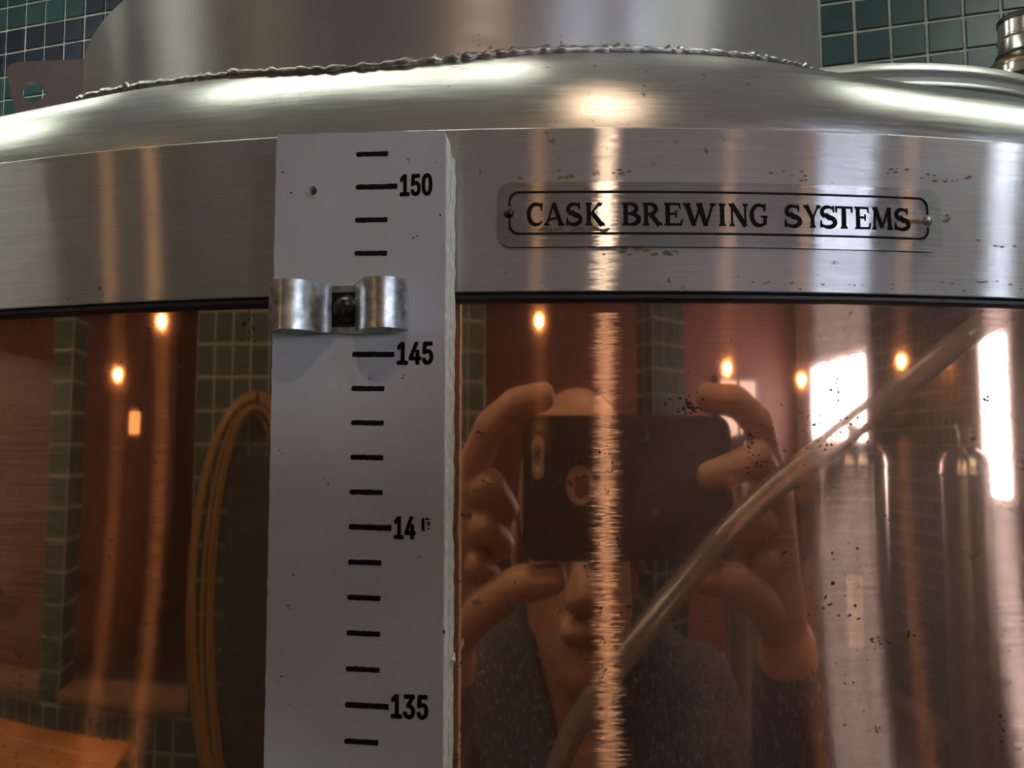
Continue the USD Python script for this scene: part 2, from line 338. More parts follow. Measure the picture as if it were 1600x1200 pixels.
# ------------------------------------------------------------------ kettle
zb0, zb1 = ZC + .0383, ZC + .0793                      # band lower / upper edge
RB = R + .0022
kettle = thing('brew_kettle', 'large copper clad round brew kettle with a brushed steel band and domed steel top', 'kettle', (0, 0, 0))
obj('cladding', lathe([(R - .004, .42), (R, .42)] + [(R, z) for z in np.linspace(.5, zb0 + .006, 8)] + [(R - .004, zb0 + .006)], 512), m_copper, kettle, 40, 'polished copper skin')
obj('rim_seal', lathe([(R - .001, zb0 - .0023), (R + .0022, zb0 - .0023), (R + .003, zb0 - .0018), (R + .0031, zb0 - .0010), (R + .0024, zb0 - .0008), (R + .0031, zb0 - .0003), (R + .0026, zb0 + .0001), (R - .001, zb0 + .0001)], 512), m_black, kettle, 40, 'thin black seal under the band')
obj('band', lathe([(R - .002, zb0), (RB, zb0), (RB, (zb0 + zb1) / 2), (RB, zb1 - .0004), (RB - .0005, zb1), (R - .002, zb1)], 512), m_band, kettle, 30, 'brushed steel band')
al, Rc = .55, .6
PHI = np.radians([-180, -30, -15.6, -12.7, -6, -1, 4, 7.6, 9, 10.5, 13.3, 25, 180])
RHO = np.array([.02, .021, .0245, .027, .032, .034, .031, .027, .0245, .0225, .0200, .019, .02])   # hand dished: the knuckle swells towards the manway
def head_profile(rho):
    a = np.linspace(0, math.pi / 2 - al, 24)
    p = np.stack([R - rho + rho * np.cos(a), zb1 - .0002 + rho * np.sin(a)], 1)
    b = np.linspace(al, .06, 40)[1:]
    q = np.stack([p[-1, 0] - Rc * (math.sin(al) - np.sin(b)), p[-1, 1] + Rc * (np.cos(b) - math.cos(al))], 1)
    p = np.vstack([p, q]); base = zb1 + .165 - .30 * p[:, 0] ** 2 / .29
    w = np.clip((p[:, 0] - .30) / .12, 0, 1); w = w * w * (3 - 2 * w)
    return p
def rho_at(x, y):
    from_phi = np.arctan2(x, -y)
    k = np.linspace(-np.pi, np.pi, 1441); v = np.interp(k, PHI, RHO)
    v = np.convolve(np.r_[v[-13:-1], v, v[1:13]], np.hanning(27)[1:-1] / np.hanning(27).sum(), 'valid')
    return np.interp(from_phi, k, v)
def head_z(x, y):
    x, y = np.broadcast_arrays(np.asarray(x, float), np.asarray(y, float)); r = np.hypot(x, y); rh = rho_at(x, y)
    out = np.empty(x.shape)
    for q in np.ndindex(x.shape):
        p = head_profile(rh[q]); out[q] = np.interp(-r[q], -p[:, 0], p[:, 1])
    return out
nh = 720
ang = np.linspace(0, 2 * np.pi, nh, endpoint=False) - np.pi / 2
hv = []
for q in ang:
    p = head_profile(float(rho_at(np.cos(q), np.sin(q)))); p = p[p[:, 0] > .2]
    rr_ = np.linspace(0, 1, 62); idx = np.linspace(0, len(p) - 1, 62)
    p = np.stack([np.interp(idx, np.arange(len(p)), p[:, 0]), np.interp(idx, np.arange(len(p)), p[:, 1])], 1)
    hv.append(np.stack([p[:, 0] * np.cos(q), p[:, 0] * np.sin(q), p[:, 1]], 1))
hv = np.array(hv).transpose(1, 0, 2)
def bridge(rings):
    n = len(rings[0]); v = np.vstack(rings); f = []
    for k in range(len(rings) - 1):
        i = np.arange(n); j = (i + 1) % n
        f += [np.stack([k * n + i, k * n + j, (k + 1) * n + j], 1), np.stack([k * n + i, (k + 1) * n + j, (k + 1) * n + i], 1)]
    return trimesh.Trimesh(v, np.vstack(f), process=False)
obj('head', bridge(list(hv)), m_head, kettle, True, 'domed brushed steel head')
# manway collar
cc, rc = np.array([-.033, -.3785]), .150
def ctop(x): return ZC + .1395 + .042 * np.clip((x + .165) / .27, 0, 1.2) ** 2
def ring(rad, z, n=256):
    a = np.linspace(0, 2 * np.pi, n, endpoint=False)
    x, y = cc[0] + rad * np.cos(a), cc[1] + rad * np.sin(a)
    return np.stack([x, y, (head_z(x, y) - .003) if z is None else ctop(x) + z], 1)
mc = obj('manway_collar', bridge([ring(rc, None), ring(rc, -.0006), ring(rc - .0006, 0), ring(rc - .004, 0), ring(rc - .004, None)]), m_collar, kettle, 40, 'dull steel manway collar')
obj('manway_lid', bridge([ring(rc - .004, -.012), ring(rc * .5, -.008), ring(.002, -.006)]), m_head, mc, True)
a = np.linspace(0, 2 * np.pi, 700, endpoint=False)
rw = rc + .0012
wx, wy = cc[0] + rw * np.cos(a), cc[1] + rw * np.sin(a)
wpts = np.stack([wx, wy, head_z(wx, wy) + .0008], 1) + rng.normal(0, .00012, (700, 3))
wr_ = .0010 + .0002 * np.sin(a * 230) + rng.normal(0, .00022, 700)
obj('weld_bead', tube(wpts, np.clip(wr_, .0005, .0016), 8, closed=True), m_weld, mc, 50, 'rough weld bead round the collar')
# lifting lug: flat tab with a hole
lx, lz = .036, .0225
tab = sbox(0, -.0, lx, lz).intersection(sbox(-1, -1, 1, 1))
tab = tab.buffer(-.005).buffer(.005).difference(Point(.0078, .0105).buffer(.0042, 24))
L0 = np.array([-.2055, -.4230, ZC + .1300]); ldir = np.array([.0255, .012, 0.0]); ldir /= np.linalg.norm(ldir)
ldir = ldir * math.cos(.24) + np.array([0, 0, 1]) * math.sin(.24)
ln = np.cross(ldir, [0, 0, 1]); ln /= np.linalg.norm(ln)
obj('lifting_lug', place(extrude(tab, .004), L0, ldir, np.cross(ln, ldir), ln), m_lug, kettle, 30, 'flat steel tab with a round hole')
def fleck(rng_, r):
    n = int(rng_.integers(5, 8)); a = np.sort(rng_.uniform(0, 2 * np.pi, n)); q = r * rng_.uniform(.5, 1.2, n)
    e = rng_.uniform(.45, 1.0); t = rng_.uniform(0, np.pi)
    p = np.stack([q * np.cos(a), q * e * np.sin(a)], 1) @ np.array([[np.cos(t), -np.sin(t)], [np.sin(t), np.cos(t)]])
    return p
def skin_px(x, y):              # photo pixel -> arc angle and height on the copper skin, for the soiled spots
    v = rgt * (x - 800) / 1320 + upv * (600 - y) / 1320 + fwd
    A = v[0] ** 2 + v[1] ** 2; B = 2 * (O[0] * v[0] + O[1] * v[1]); C = O[0] ** 2 + O[1] ** 2 - R * R
    q = O + v * (-B - math.sqrt(B * B - 4 * A * C)) / (2 * A); return math.atan2(q[0], -q[1]), q[2]
fr = np.random.default_rng(21); fl = []
for cx_, cy_, sx_, sy_, n_, big in ((1075, 632, 14, 9, 26, 1.5), (1076, 634, 7, 4, 8, 2.6), (1180, 715, 10, 22, 34, 1.1), (1268, 655, 12, 16, 22, 1.0), (1318, 668, 14, 14, 14, 1.3), (1306, 605, 5, 10, 6, 1.4), (1543, 622, 7, 2, 5, 1.6), (1250, 700, 14, 14, 9, 1.2),
        (390, 508, 7, 18, 22, 1.3), (232, 520, 4, 10, 12, 1.0), (40, 500, 12, 6, 8, 1.2), (40, 545, 12, 8, 6, 1.1), (218, 634, 2, 2, 2, 1.6), (935, 708, 9, 2, 5, 1.1), (750, 676, 4, 2, 3, 1.5), (1300, 955, 26, 22, 12, 1.5), (1375, 1000, 8, 8, 9, 1.6), (1420, 992, 4, 5, 5, 1.6), (1300, 870, 40, 20, 10, 1.2),
        (1568, 1150, 5, 14, 7, 1.6), (1305, 1085, 12, 20, 6, 1.3), (985, 950, 4, 4, 3, 1.6), (938, 1058, 3, 2, 3, 1.6), (800, 915, 20, 12, 9, .9), (760, 890, 12, 16, 8, .9), (1000, 700, 250, 160, 90, .6), (300, 800, 140, 220, 60, .55), (1350, 900, 160, 200, 90, .7)):
    for _ in range(n_):
        px_, py_ = cx_ + fr.normal(0, sx_), cy_ + fr.normal(0, sy_)
        if py_ < 484: continue
        f0, z_ = skin_px(px_, py_); p = fleck(fr, .00030 * big * fr.uniform(.5, 1.3))
        ths = f0 + p[:, 0] / R; zz_ = z_ + p[:, 1]
        v_ = np.vstack([np.stack([(R + .00012) * np.sin(ths), -(R + .00012) * np.cos(ths), zz_], 1), [[(R + .0003) * math.sin(f0), -(R + .0003) * math.cos(f0), z_]]])
        n2 = len(p); fl.append(trimesh.Trimesh(v_, [(k, (k + 1) % n2, n2) for k in range(n2)], process=False))
tag(obj('dirt_flecks', cat_(fl), m_soil, kettle, label='dark dried flecks on the copper'), kind='stuff')
obj('base_ring', lathe([(.3, .36), (R + .004, .36), (R + .006, .365), (R + .006, .425), (R - .01, .43)], 128), m_band, kettle, 30)
for k in range(4):
    q = math.pi / 4 + k * math.pi / 2
    obj('leg', tube([(.42 * math.cos(q), .42 * math.sin(q), .40), (.42 * math.cos(q), .42 * math.sin(q), .02), (.42 * math.cos(q), .42 * math.sin(q), .0)], [.03, .03, .045], 20), m_steel, kettle, 40)

# ------------------------------------------------------------------ name plate
def on_band(mesh, rad):
    """x = arc length along the band (m), y = height above the lens, z = stand-off"""
    m = mesh.copy(); v = m.vertices; p = v[:, 0] / rad; r = rad + v[:, 2]
    m.vertices = np.stack([r * np.sin(p), -r * np.cos(p), ZC + v[:, 1]], 1); return m
def fine(poly, h, step=.003):
    """extruded polygon cut into vertical strips so that it can bend"""
    x0, y0, x1, y1 = poly.bounds; ms = []
    n = max(1, int((x1 - x0) / step))
    for i in range(n):
        g = poly.intersection(sbox(x0 + (x1 - x0) * i / n, y0 - 1, x0 + (x1 - x0) * (i + 1) / n, y1 + 1))
        for q in getattr(g, 'geoms', [g]):
            if q.geom_type == 'Polygon' and q.area > 1e-12: ms.append(trimesh.creation.extrude_polygon(q, h, engine='earcut'))
    return trimesh.util.concatenate(ms)
plate = thing('nameplate', 'engraved steel nameplate with rounded corners screwed to the band of the copper kettle', 'nameplate', (0, 0, 0))
pp = sbox(-.0091, .0491, .1023, .0652).buffer(-.0032).buffer(.0032, 16)
pm = pp.difference(Point(-.0066, .0575).buffer(.0009)).difference(Point(.0985, .0569).buffer(.0009))
RP = RB
xs = np.linspace(pp.bounds[0], pp.bounds[2], 90)
psheet = obj('plate_sheet', on_band(fine(pm, .0008, .0016), RP), m_plate, plate, 25)
RL = RP + .0008
b_o = sbox(-.0067, .0521, .0989, .0629).buffer(-.0025).buffer(.0025); b_i = sbox(-.0067 + .0005, .0521 + .0005, .0989 - .0005, .0629 - .0005).buffer(-.0022).buffer(.0022)
bord = b_o.difference(b_i).difference(sbox(-.009, .0560, -.004, .0592)).difference(sbox(.096, .0553, .101, .0586))
for g in bord.geoms: obj('border_line', on_band(fine(g, .00012), RL), m_ink, psheet)
# serif capitals, drawn as tapered strokes in a unit-high cell
def st(p, q, w0, w1=None):
    w1 = w0 if w1 is None else w1; p, q = np.array(p, float), np.array(q, float); d = q - p; d /= np.hypot(*d); n = np.array([-d[1], d[0]])
    return Polygon([p + n * w0 / 2, q + n * w1 / 2, q - n * w1 / 2, p - n * w0 / 2])
def arc(cx, cy, rx, ry, a0, a1, w0, wm, w1, n=28):
    t = np.linspace(0, 1, n); a = np.radians(a0 + (a1 - a0) * t)
    w = np.where(t < .5, w0 + (wm - w0) * np.sin(np.pi * t), w1 + (wm - w1) * np.sin(np.pi * t))
    c = np.stack([cx + rx * np.cos(a), cy + ry * np.sin(a)], 1); g = np.gradient(c, axis=0); g /= np.linalg.norm(g, axis=1, keepdims=True); nn = np.stack([-g[:, 1], g[:, 0]], 1)
    return Polygon(np.vstack([c + nn * w[:, None] / 2, (c - nn * w[:, None] / 2)[::-1]])).buffer(0)
def sf(x, y, w, up):          # flared foot serif: slab with a bracket
    s = 1 if up else -1
    return Polygon([(x - w / 2, y), (x + w / 2, y), (x + w / 2, y + s * .035), (x + w * .22, y + s * .13), (x - w * .22, y + s * .13), (x - w / 2, y + s * .035)])
K, TH = .19, .085
def V(x): return [st((x, 0), (x, 1), K), sf(x, 0, .34, True), sf(x, 1, .34, False)]
G_ = {
 'C': [arc(.50, .5, .42, .46, 48, 318, .07, .21, .05), Polygon([(.70, .98), (.86, 1.0), (.82, .66), (.76, .66)])],
 'A': [st((.08, 0), (.46, 1.0), .08, .10), st((.46, 1.0), (.86, 0), .19, .20), st((.16, .24), (.70, .36), .085), sf(.09, 0, .28, True), sf(.86, 0, .32, True)],
 'S': [arc(.42, .73, .28, .22, 40, 240, .06, .16, .20), arc(.42, .26, .33, .22, 70, -150, .20, .18, .06), st((.30, .60), (.54, .42), .21), Polygon([(.62, 1.0), (.72, 1.0), (.72, .72), (.67, .72)]), Polygon([(.06, .34), (.11, .34), (.18, .02), (.05, .02)])],
 'K': V(.18) + [st((.24, .44), (.74, 1.0), .09, .10), st((.36, .56), (.86, 0), .19, .21), sf(.76, 1, .24, False), sf(.88, 0, .26, True)],
 'B': V(.18) + [arc(.36, .75, .32, .21, 95, -95, TH, .19, TH), arc(.38, .27, .40, .235, 95, -95, TH, .21, TH), st((.18, .955), (.38, .955), TH), st((.18, .52), (.42, .52), TH), st((.18, .04), (.40, .04), TH)],
 'R': V(.18) + [arc(.36, .73, .34, .225, 95, -95, TH, .20, TH), st((.18, .955), (.38, .955), TH), st((.18, .50), (.42, .50), TH), st((.42, .50), (.88, 0), .19, .21), sf(.90, 0, .26, True)],
 'E': V(.18) + [st((.18, .955), (.74, .955), TH), st((.18, .52), (.58, .52), TH), st((.18, .04), (.80, .04), TH), Polygon([(.66, .99), (.76, .99), (.78, .74), (.74, .74)]), Polygon([(.70, 0), (.82, 0), (.88, .28), (.83, .28)]), Polygon([(.54, .66), (.60, .66), (.60, .38), (.54, .38)])],
 'W': [st((.08, 1), (.36, 0), .20, .16), st((.36, 0), (.62, .95), .08), st((.56, 1), (.82, 0), .20, .16), st((.82, 0), (1.10, 1), .08), sf(.08, 1, .30, False), sf(1.10, 1, .24, False), sf(.57, 1, .24, False)],
 'I': V(.18),
 'N': [st((.14, 0), (.14, 1), .085), st((.12, 1), (.82, 0), .21), st((.82, 0), (.82, 1), .085), sf(.14, 0, .26, True), sf(.10, 1, .24, False), sf(.82, 1, .26, False)],
 'G': [arc(.50, .5, .42, .46, 48, 322, .07, .21, .07), Polygon([(.70, .98), (.86, 1.0), (.82, .68), (.76, .68)]), st((.80, .08), (.80, .44), .16), st((.60, .44), (.94, .44), .08)],
 'Y': [st((.10, 1), (.46, .42), .20, .17), st((.82, 1), (.46, .42), .08), st((.46, 0), (.46, .48), K), sf(.46, 0, .34, True), sf(.10, 1, .30, False), sf(.82, 1, .24, False)],
 'T': [st((.44, 0), (.44, .98), K), sf(.44, 0, .34, True), st((.06, .95), (.84, .95), .09), Polygon([(.04, .99), (.12, .99), (.10, .72), (.05, .72)]), Polygon([(.78, .99), (.88, .99), (.86, .72), (.81, .72)])],
 'M': [st((.12, 0), (.18, 1), .085), st((.18, 1), (.54, .08), .20, .17), st((.54, .08), (.92, 1), .09), st((.92, 1), (.98, 0), .19), sf(.12, 0, .24, True), sf(.98, 0, .32, True), sf(.15, 1, .22, False), sf(.95, 1, .22, False)],
}
def px2arc(x): return np.interp(x, [822, 930, 973, 1198, 1226, 1422], [-2.42, 14.37, 21.09, 56.62, 61.13, 93.88]) / 1000
za, zc_ = .05435, .0599
spans = [('C', 823, 848), ('A', 850, 882), ('S', 885, 910), ('K', 915, 945), ('B', 972, 1001), ('R', 1004, 1034), ('E', 1037, 1066), ('W', 1066, 1118), ('I', 1122, 1133), ('N', 1138, 1168), ('G', 1171, 1199),
         ('S', 1226, 1252), ('Y', 1255, 1281), ('S', 1280, 1306), ('T', 1304, 1331), ('E', 1334, 1359), ('M', 1361, 1394), ('S', 1397, 1423)]
for ch, a0, a1 in spans:
    g = unary_union([p.buffer(0) for p in G_[ch]])
    x0, y0, x1, y1 = g.bounds
    q0, q1 = px2arc(a0), px2arc(a1)
    g = affinity.translate(g, -x0, 0); g = affinity.scale(g, (q1 - q0) / (x1 - x0), zc_ - za, origin=(0, 0)); g = affinity.translate(g, q0, za)
    g = g.buffer(.00004).simplify(.00001)
    obj('letter', on_band(fine(g, .00012, .004), RL), m_ink, psheet)
for x, z in ((-.0066, .0575), (.0985, .0569)):
    c = on_band(trimesh.Trimesh([[x, z, 0]], np.zeros((0, 3), int), process=False), RL).vertices[0]
    n = np.array([c[0], c[1], 0]) / np.hypot(c[0], c[1]); tx = np.cross([0, 0, 1], n)
    rv = lathe([(.0, .0010), (.0006, .00085), (.0011, .0005), (.0013, 0), (.0013, -.001)], 24)
    obj('rivet', place(rv, c, tx, np.array([0, 0, 1.0]), n), m_darkmetal if x < 0 else m_zinc, plate, 40)
def blot(pts, rad, name, mat, rad0=None, parent=None):
    obj(name, on_band(fine(unary_union([affinity.scale(Point(*p).buffer(r, 5), 1.6, .6) for p, r in zip(pts, rad)]), .00006, .004), rad0 or RL), mat, parent or psheet)
blot([(.001 + i * .0011, .0533 + .0003 * math.sin(i * 1.7)) for i in range(16)], [.0004 + .0004 * ((i * 7) % 5) / 5 for i in range(16)], 'rust_stain', m_stain)
blot([(.0925 + i * .0008, .0567 + .0002 * math.sin(i * 2.)) for i in range(6)], [.0007] * 6, 'rust_stain', m_stain)

g9 = np.random.default_rng(9)
for x0_, x1_, z_, n_, r_ in ((.016, .034, .0479, 16, .0007), (-.004, .012, .0669, 10, .0004), (.014, .024, .0672, 8, .0004), (.058, .074, .0675, 10, .0004), (.104, .1065, .058, 5, .0006), (.1, .112, .0685, 9, .0005), (.085, .1, .0700, 8, .0004), (.05, .09, .0402, 16, .0003), (.1, .128, .0415, 14, .0004), (.112, .125, .052, 6, .0004)):
    blot([(g9.uniform(x0_, x1_), z_ + g9.normal(0, .0006)) for _ in range(n_)], [r_ * g9.uniform(.3, 1.1) for _ in range(n_)], 'rust_stain', m_stain, RB, kettle)

# ------------------------------------------------------------------ gauge board
be = math.radians(-5.2); pb = math.radians(-4.6)
bn = np.array([math.sin(be), -math.cos(be), 0]); bt = np.array([math.cos(be), math.sin(be), 0])
BC = np.array([math.sin(pb), -math.cos(pb), 0]) * (R + .0036) + bn * .0112 + np.array([0, 0, ZC])
board = thing('gauge_board', 'white plastic volume gauge board with black scale marks standing upright against the kettle', 'gauge board', (0, 0, 0))
def on_board(mesh, off=0.0):
    return place(mesh, BC + bn * off, bt, np.array([0, 0, 1.0]), bn)
def ragged(poly, step=.002, amp=.00012, seed=3):
    g = np.random.default_rng(seed); ring_ = poly.exterior; n = int(ring_.length / step)
    pts = [ring_.interpolate(i * ring_.length / n) for i in range(n)]
    return Polygon([(p.x + g.normal(0, amp), p.y + g.normal(0, amp)) for p in pts])
zl = -.95
front = ragged(Polygon([(-.0170, zl), (.0236, zl), (.0238, .0737), (-.0170, .0747)]), .0022, .00006)
hole = Point(-.0079, .0606).buffer(.00105, 16)
lip = .0005
fsheet = obj('front_sheet', on_board(extrude(front.difference(hole), .0006), -.0006), m_board, board, label='white printed face sheet')
obj('front_core', on_board(extrude(front.buffer(.0001).difference(hole), .0050), -.0056), m_foam, board, label='cream sheet edge')
back = ragged(Polygon([(-.0165, zl), (.0237, zl), (.0240, .0700), (.0236, .0712), (-.0165, .0716)]), .0025, .00012, 5)
obj('back_sheet', on_board(extrude(back, .0054), -.0112), m_foam, board, label='rough cream backing sheet')
chip = trimesh.convex.convex_hull(np.array([(.0238, -.0478, 0), (.0249, -.0462, .001), (.0252, -.0481, .0018), (.0238, -.0502, .0005), (.0243, -.0474, .003), (.0240, -.0490, -.002)]))
obj('edge_chip', on_board(chip, -.009), m_foam, board, label='torn splinter on the edge')
obj('hole_rim', on_board(lathe([(.00105, -.0001), (.0011, .0002), (.00145, .00025), (.0017, 0)], 28).apply_translation([-.0079, .0606, 0])), m_board, fsheet, 40)
# tick marks: every 7.84 mm, long ones at each fifth
TK = .00784
def z_of(v): return .0611 + (v - 150) * TK
for v in range(30, 152):
    z = z_of(v); x0 = .00255 - (0.0009 * (150 - v) / 15 if v < 150 else 0) * (1 if v > 130 else 0) - (.0012 if v <= 130 else 0)
    w = .0099 if v % 5 == 0 else .0077
    tk = LineString([(x0, z), (x0 + w, z - w * .018)]).buffer(.00058 if v % 5 else .00062, cap_style=2)
    if v % 5 == 0 or v > 128:
        tk = ragged(tk, .0006, .00003, v)
    obj('scale_mark', on_board(extrude(tk, .00005), .00002), m_ink, fsheet)
def number(txt, x0, x1, z0, z1):
    m = meshkit.text_mesh(txt, 1.0, .05, True); b = m.bounds
    m.apply_translation([-b[0, 0], -b[0, 1], 0]); s = b[1] - b[0]
    m.apply_scale([(x1 - x0) / s[0], (z1 - z0) / s[1], .00005 / .05]); m.apply_translation([x0, z0, 0])
    ms = []
    for dx, dz in ((-.00016, 0), (.00016, 0), (0, .00008), (0, -.00008)):
        c = m.copy(); c.apply_translation([dx, dz, 0]); ms.append(c)
    return trimesh.util.concatenate(ms)
for v in range(30, 151, 5):
    z = z_of(v); x0 = .0132 - (.0010 * (150 - v) / 15 if v > 130 else .0012)
    if v == 140:
        obj('scale_number', on_board(number('14', x0, x0 + .0047, z - .0026, z + .0024), .00002), m_ink, fsheet)
        frag = [sbox(.0062, -.0008, .0069, .0020), sbox(.0071, .0016, .0079, .0021), sbox(.0075, .0004, .0080, .0014), Point(.0078, -.0002).buffer(.0002), Point(.0065, -.0019).buffer(.00017), Point(.0078, -.0022).buffer(.00017), Point(.0071, .0009).buffer(.0002), Point(.0083, .0018).buffer(.00015)]
        obj('scale_number', on_board(extrude(affinity.translate(unary_union([ragged(f, .0003, .00006, i) for i, f in enumerate(frag)]).buffer(0), x0, z), .00005), .00002), m_ink, fsheet, label='worn away last digit')
    else:
        obj('scale_number', on_board(number(str(v), x0, x0 + .0082 - (.0008 if v >= 150 else 0), z - .0026, z + .0026), .00002), m_ink, fsheet)
sp = []
for px_, py_, r_ in ((638, 248, 3.2), (640, 252, 2), (682, 254, 1.5), (690, 262, 1.8), (689, 258, 1.2), (688, 336, 2.6), (512, 756, 3.2), (508, 748, 1.6), (455, 301, 2.6), (448, 309, 1.8), (441, 269, 2.2), (570, 596, 1.8), (577, 591, 1.4), (629, 591, 1.8), (631, 586, 1.4), (440, 1057, 2.2), (435, 1064, 2.6), (452, 1100, 1.5), (459, 898, 2.2), (655, 870, 1.8), (670, 912, 1.4), (693, 988, 3.2), (436, 703, 1.4), (441, 708, 1.3), (520, 560, 1.2), (532, 603, 1.2), (646, 372, 2.4), (652, 369, 2.2)):
    v = rgt * (px_ - 800) / 1320 + upv * (600 - py_) / 1320 + fwd; q = O + v * (((BC - O) @ bn) / (v @ bn)); q = q - BC
    sp.append(Polygon(fleck(fr, r_ * .00014) + np.array([q @ bt, q[2]])).buffer(.00003))
tag(obj('dirt_specks', on_board(extrude(unary_union(sp), .00004), .00002), m_soil, fsheet, label='small dark specks'), kind='stuff')
# spring clip with its two curled lobes and the screw
clip = thing('spring_clip', 'zinc plated two lobed spring clip screwed to the gauge board', 'clip', (0, 0, 0))
half = [(2.6, 2.2), (4.4, 4.2), (6.0, 7.2), (8.2, 9.4), (11.2, 10.2), (14.0, 8.6), (15.7, 5.6), (15.0, 2.8), (12.0, 1.3), (6.0, .6), (0, .35)]
cx = .0004
right = spline(np.array(half), 10); left_ = right.copy(); left_[:, 0] *= -1
rt = LineString(right[6:]).buffer(.28, cap_style=2); lf = LineString(left_).buffer(.28, cap_style=2)
cp = affinity.scale(unary_union([rt, lf]).buffer(.01), .001, .001, origin=(0, 0))
cm = extrude(cp, .0112)
tl = .018
cm = place(cm, BC + bt * cx + np.array([0, 0, .0266]), bt * math.cos(tl) , bn, np.array([0, 0, 1.0]))
obj('clip_strip', cm, m_zinc, clip, 35)
sc = BC + bt * (cx + .0008) + np.array([0, 0, .0322]) + bn * .0006
ring_poly = Point(0, 0).buffer(.0032, 24)
obj('washer', place(extrude(sbox(-.0042, -.0040, .0042, .0040).buffer(-.0005).buffer(.0005), .0005), sc, bt, np.array([0, 0, 1.0]), bn), m_darkmetal, clip, 30)
hd = lathe([(0, .0030), (.0012, .0028), (.0022, .0022), (.0030, .0012), (.0032, .0004), (.0032, 0), (0, 0)], 32)
cut = unary_union([sbox(-.0004, -.0018, .0004, .0018), sbox(-.0018, -.0004, .0018, .0004)])
hm = Manifold(m3.Mesh(np.array(trimesh.Trimesh(hd.vertices, hd.faces).vertices, np.float32), np.array(hd.faces, np.uint32)))
cm_ = tm(extrude(cut, .004)); 
scr = obj('screw', place(hd, sc + bn * .0005, bt, np.array([0, 0, 1.0]), bn), m_darkmetal, clip, 40, 'dark round screw head')
obj('screw_slot', place(extrude(cut, .0003), sc + bn * .0033, bt, np.array([0, 0, 1.0]), bn), m_black, scr)

# ------------------------------------------------------------------ second vessel behind, to the right
RV = .48
VC = np.array([.533, .952, 0])
ZV = ZC + .565
vessel = thing('steel_vessel', 'tall stainless vessel with a bright rolled rim behind the kettle on the right', 'vessel', VC)
obj('rim', lathe([(RV - .012, ZV - .014), (RV, ZV - .014), (RV + .005, ZV - .0125), (RV + .0055, ZV - .0105), (RV + .0015, ZV - .0005), (RV - .001, ZV + .0004), (RV - .02, ZV - .002)], 256), m_rim, vessel, 50, 'bright rolled steel rim')
obj('shell', lathe([(RV - .004, .30), (RV, .31), (RV, ZV - .013)], 256), m_dull, vessel, 40)
obj('lid', lathe([(RV - .018, ZV - .003), (RV * .93, ZV + .012), (RV * .6, ZV + .016), (.001, ZV + .018)], 128), m_dull, vessel, True)
for k in range(3):
    q = .3 + k * 2.094
    obj('leg', cyl((.36 * math.cos(q), .36 * math.sin(q), .34), (.36 * math.cos(q), .36 * math.sin(q), 0), .028), m_steel, vessel, 40)
obj('bead', lathe([(RV - .001, ZV - .038), (RV + .0035, ZV - .0365), (RV + .005, ZV - .033), (RV + .0025, ZV - .0275), (RV - .001, ZV - .0265)], 256), m_rim, vessel, 50, 'pressed bead under the rim')
# fitting that stands on its lid
FP = np.array([.772, .575, ZV + .0145])
fit = thing('lid_fitting', 'polished round pipe fitting with a black cap on the lid of the vessel', 'pipe fitting', FP)
obj('flange', lathe([(0, 0), (.052, 0), (.052, .006), (.040, .010), (.040, .022), (.046, .024), (.047, .028), (.037, .0395), (.0, .0395)], 96), m_brass, fit, 30)
obj('gasket', lathe([(.033, .039), (.0385, .039), (.0385, .0425), (.033, .0425)], 96), m_black, fit, 30, 'black gasket')
obj('body', lathe([(.033, .042), (.036, .043), (.034, .052), (.033, .064), (.0345, .066), (.0345, .071), (.0325, .073), (.0325, .094), (.031, .095)], 96), m_brass, fit, 40)
obj('cap', lathe([(.030, .094), (.034, .0945), (.034, .1005), (.031, .104), (0, .105)], 96), m_black, fit, 40, 'black rubber cap')
obj('hose_port', tube([(.352, -.290, ZC + .44), (.385, -.317, ZC + .44)], .010, 20), m_steel, vessel, True)

# ------------------------------------------------------------------ clear sight hose, from the vessel past the kettle front to the floor
hp = [(.921, .633, .44), (.975, .585, .441), (1.06, .30, .44), (.95, -.25, .37), (.62, -.50, .235), (.40, -.595, .125), (.288, -.634, .069), (.243, -.644, .048), (.203, -.658, .025), (.163, -.666, .003), (.126, -.674, -.018), (.090, -.678, -.044), (.038, -.687, -.093), (.010, -.698, -.133),
      (-.025, -.71, -.22), (-.04, -.70, -.40), (-.02, -.68, -.80), (.0, -.70, -1.35), (.05, -.78, -1.55), (.20, -.90, -1.574), (.45, -.88, -1.574), (.62, -.75, -1.574)]
hc = spline(np.array(hp) + np.array([0, 0, ZC]), 16)
hose = thing('clear_hose', 'clear vinyl hose crossing diagonally in front of the kettle, seen mirrored in its copper', 'hose', (0, 0, 0))
obj('outer_wall', tube(hc, .0062, 24, cap=False), m_clear, hose, True)
obj('bore', tube(hc, .0045, 20, cap=False), m_clear, hose, True)

# ------------------------------------------------------------------ lamps
def ceiling_light(loc, rz, label):
    t = thing('ceiling_light', label, 'ceiling light', loc, rz, None)
    obj('housing', box(-.66, .66, -.10, .10, .05, .10, .008), m_white, t)
    obj('reflector', extrude(Polygon([(-.10, .05), (-.13, .02), (-.125, .018), (-.09, .045), (.09, .045), (.125, .018), (.13, .02), (.10, .05)]), 1.3).apply_transform(np.array([[0, 0, 1, -.65], [1, 0, 0, 0], [0, 1, 0, 0], [0, 0, 0, 1.]])), m_white, t)
    for y in (-.05, .05): obj('tube', cyl((-.6, y, .022), (.6, y, .022), .016, 16), m_tubelight, t, True)
    for x in (-.4, .4): obj('hanger', cyl((x, 0, .10), (x, 0, ZT - loc[2]), .004, 8), m_steel, t)
    return t
cl = ceiling_light((-.62, -.38, ZC + 2.1), 0, 'twin tube fluorescent light straight above the kettle, middle of the overhead row')
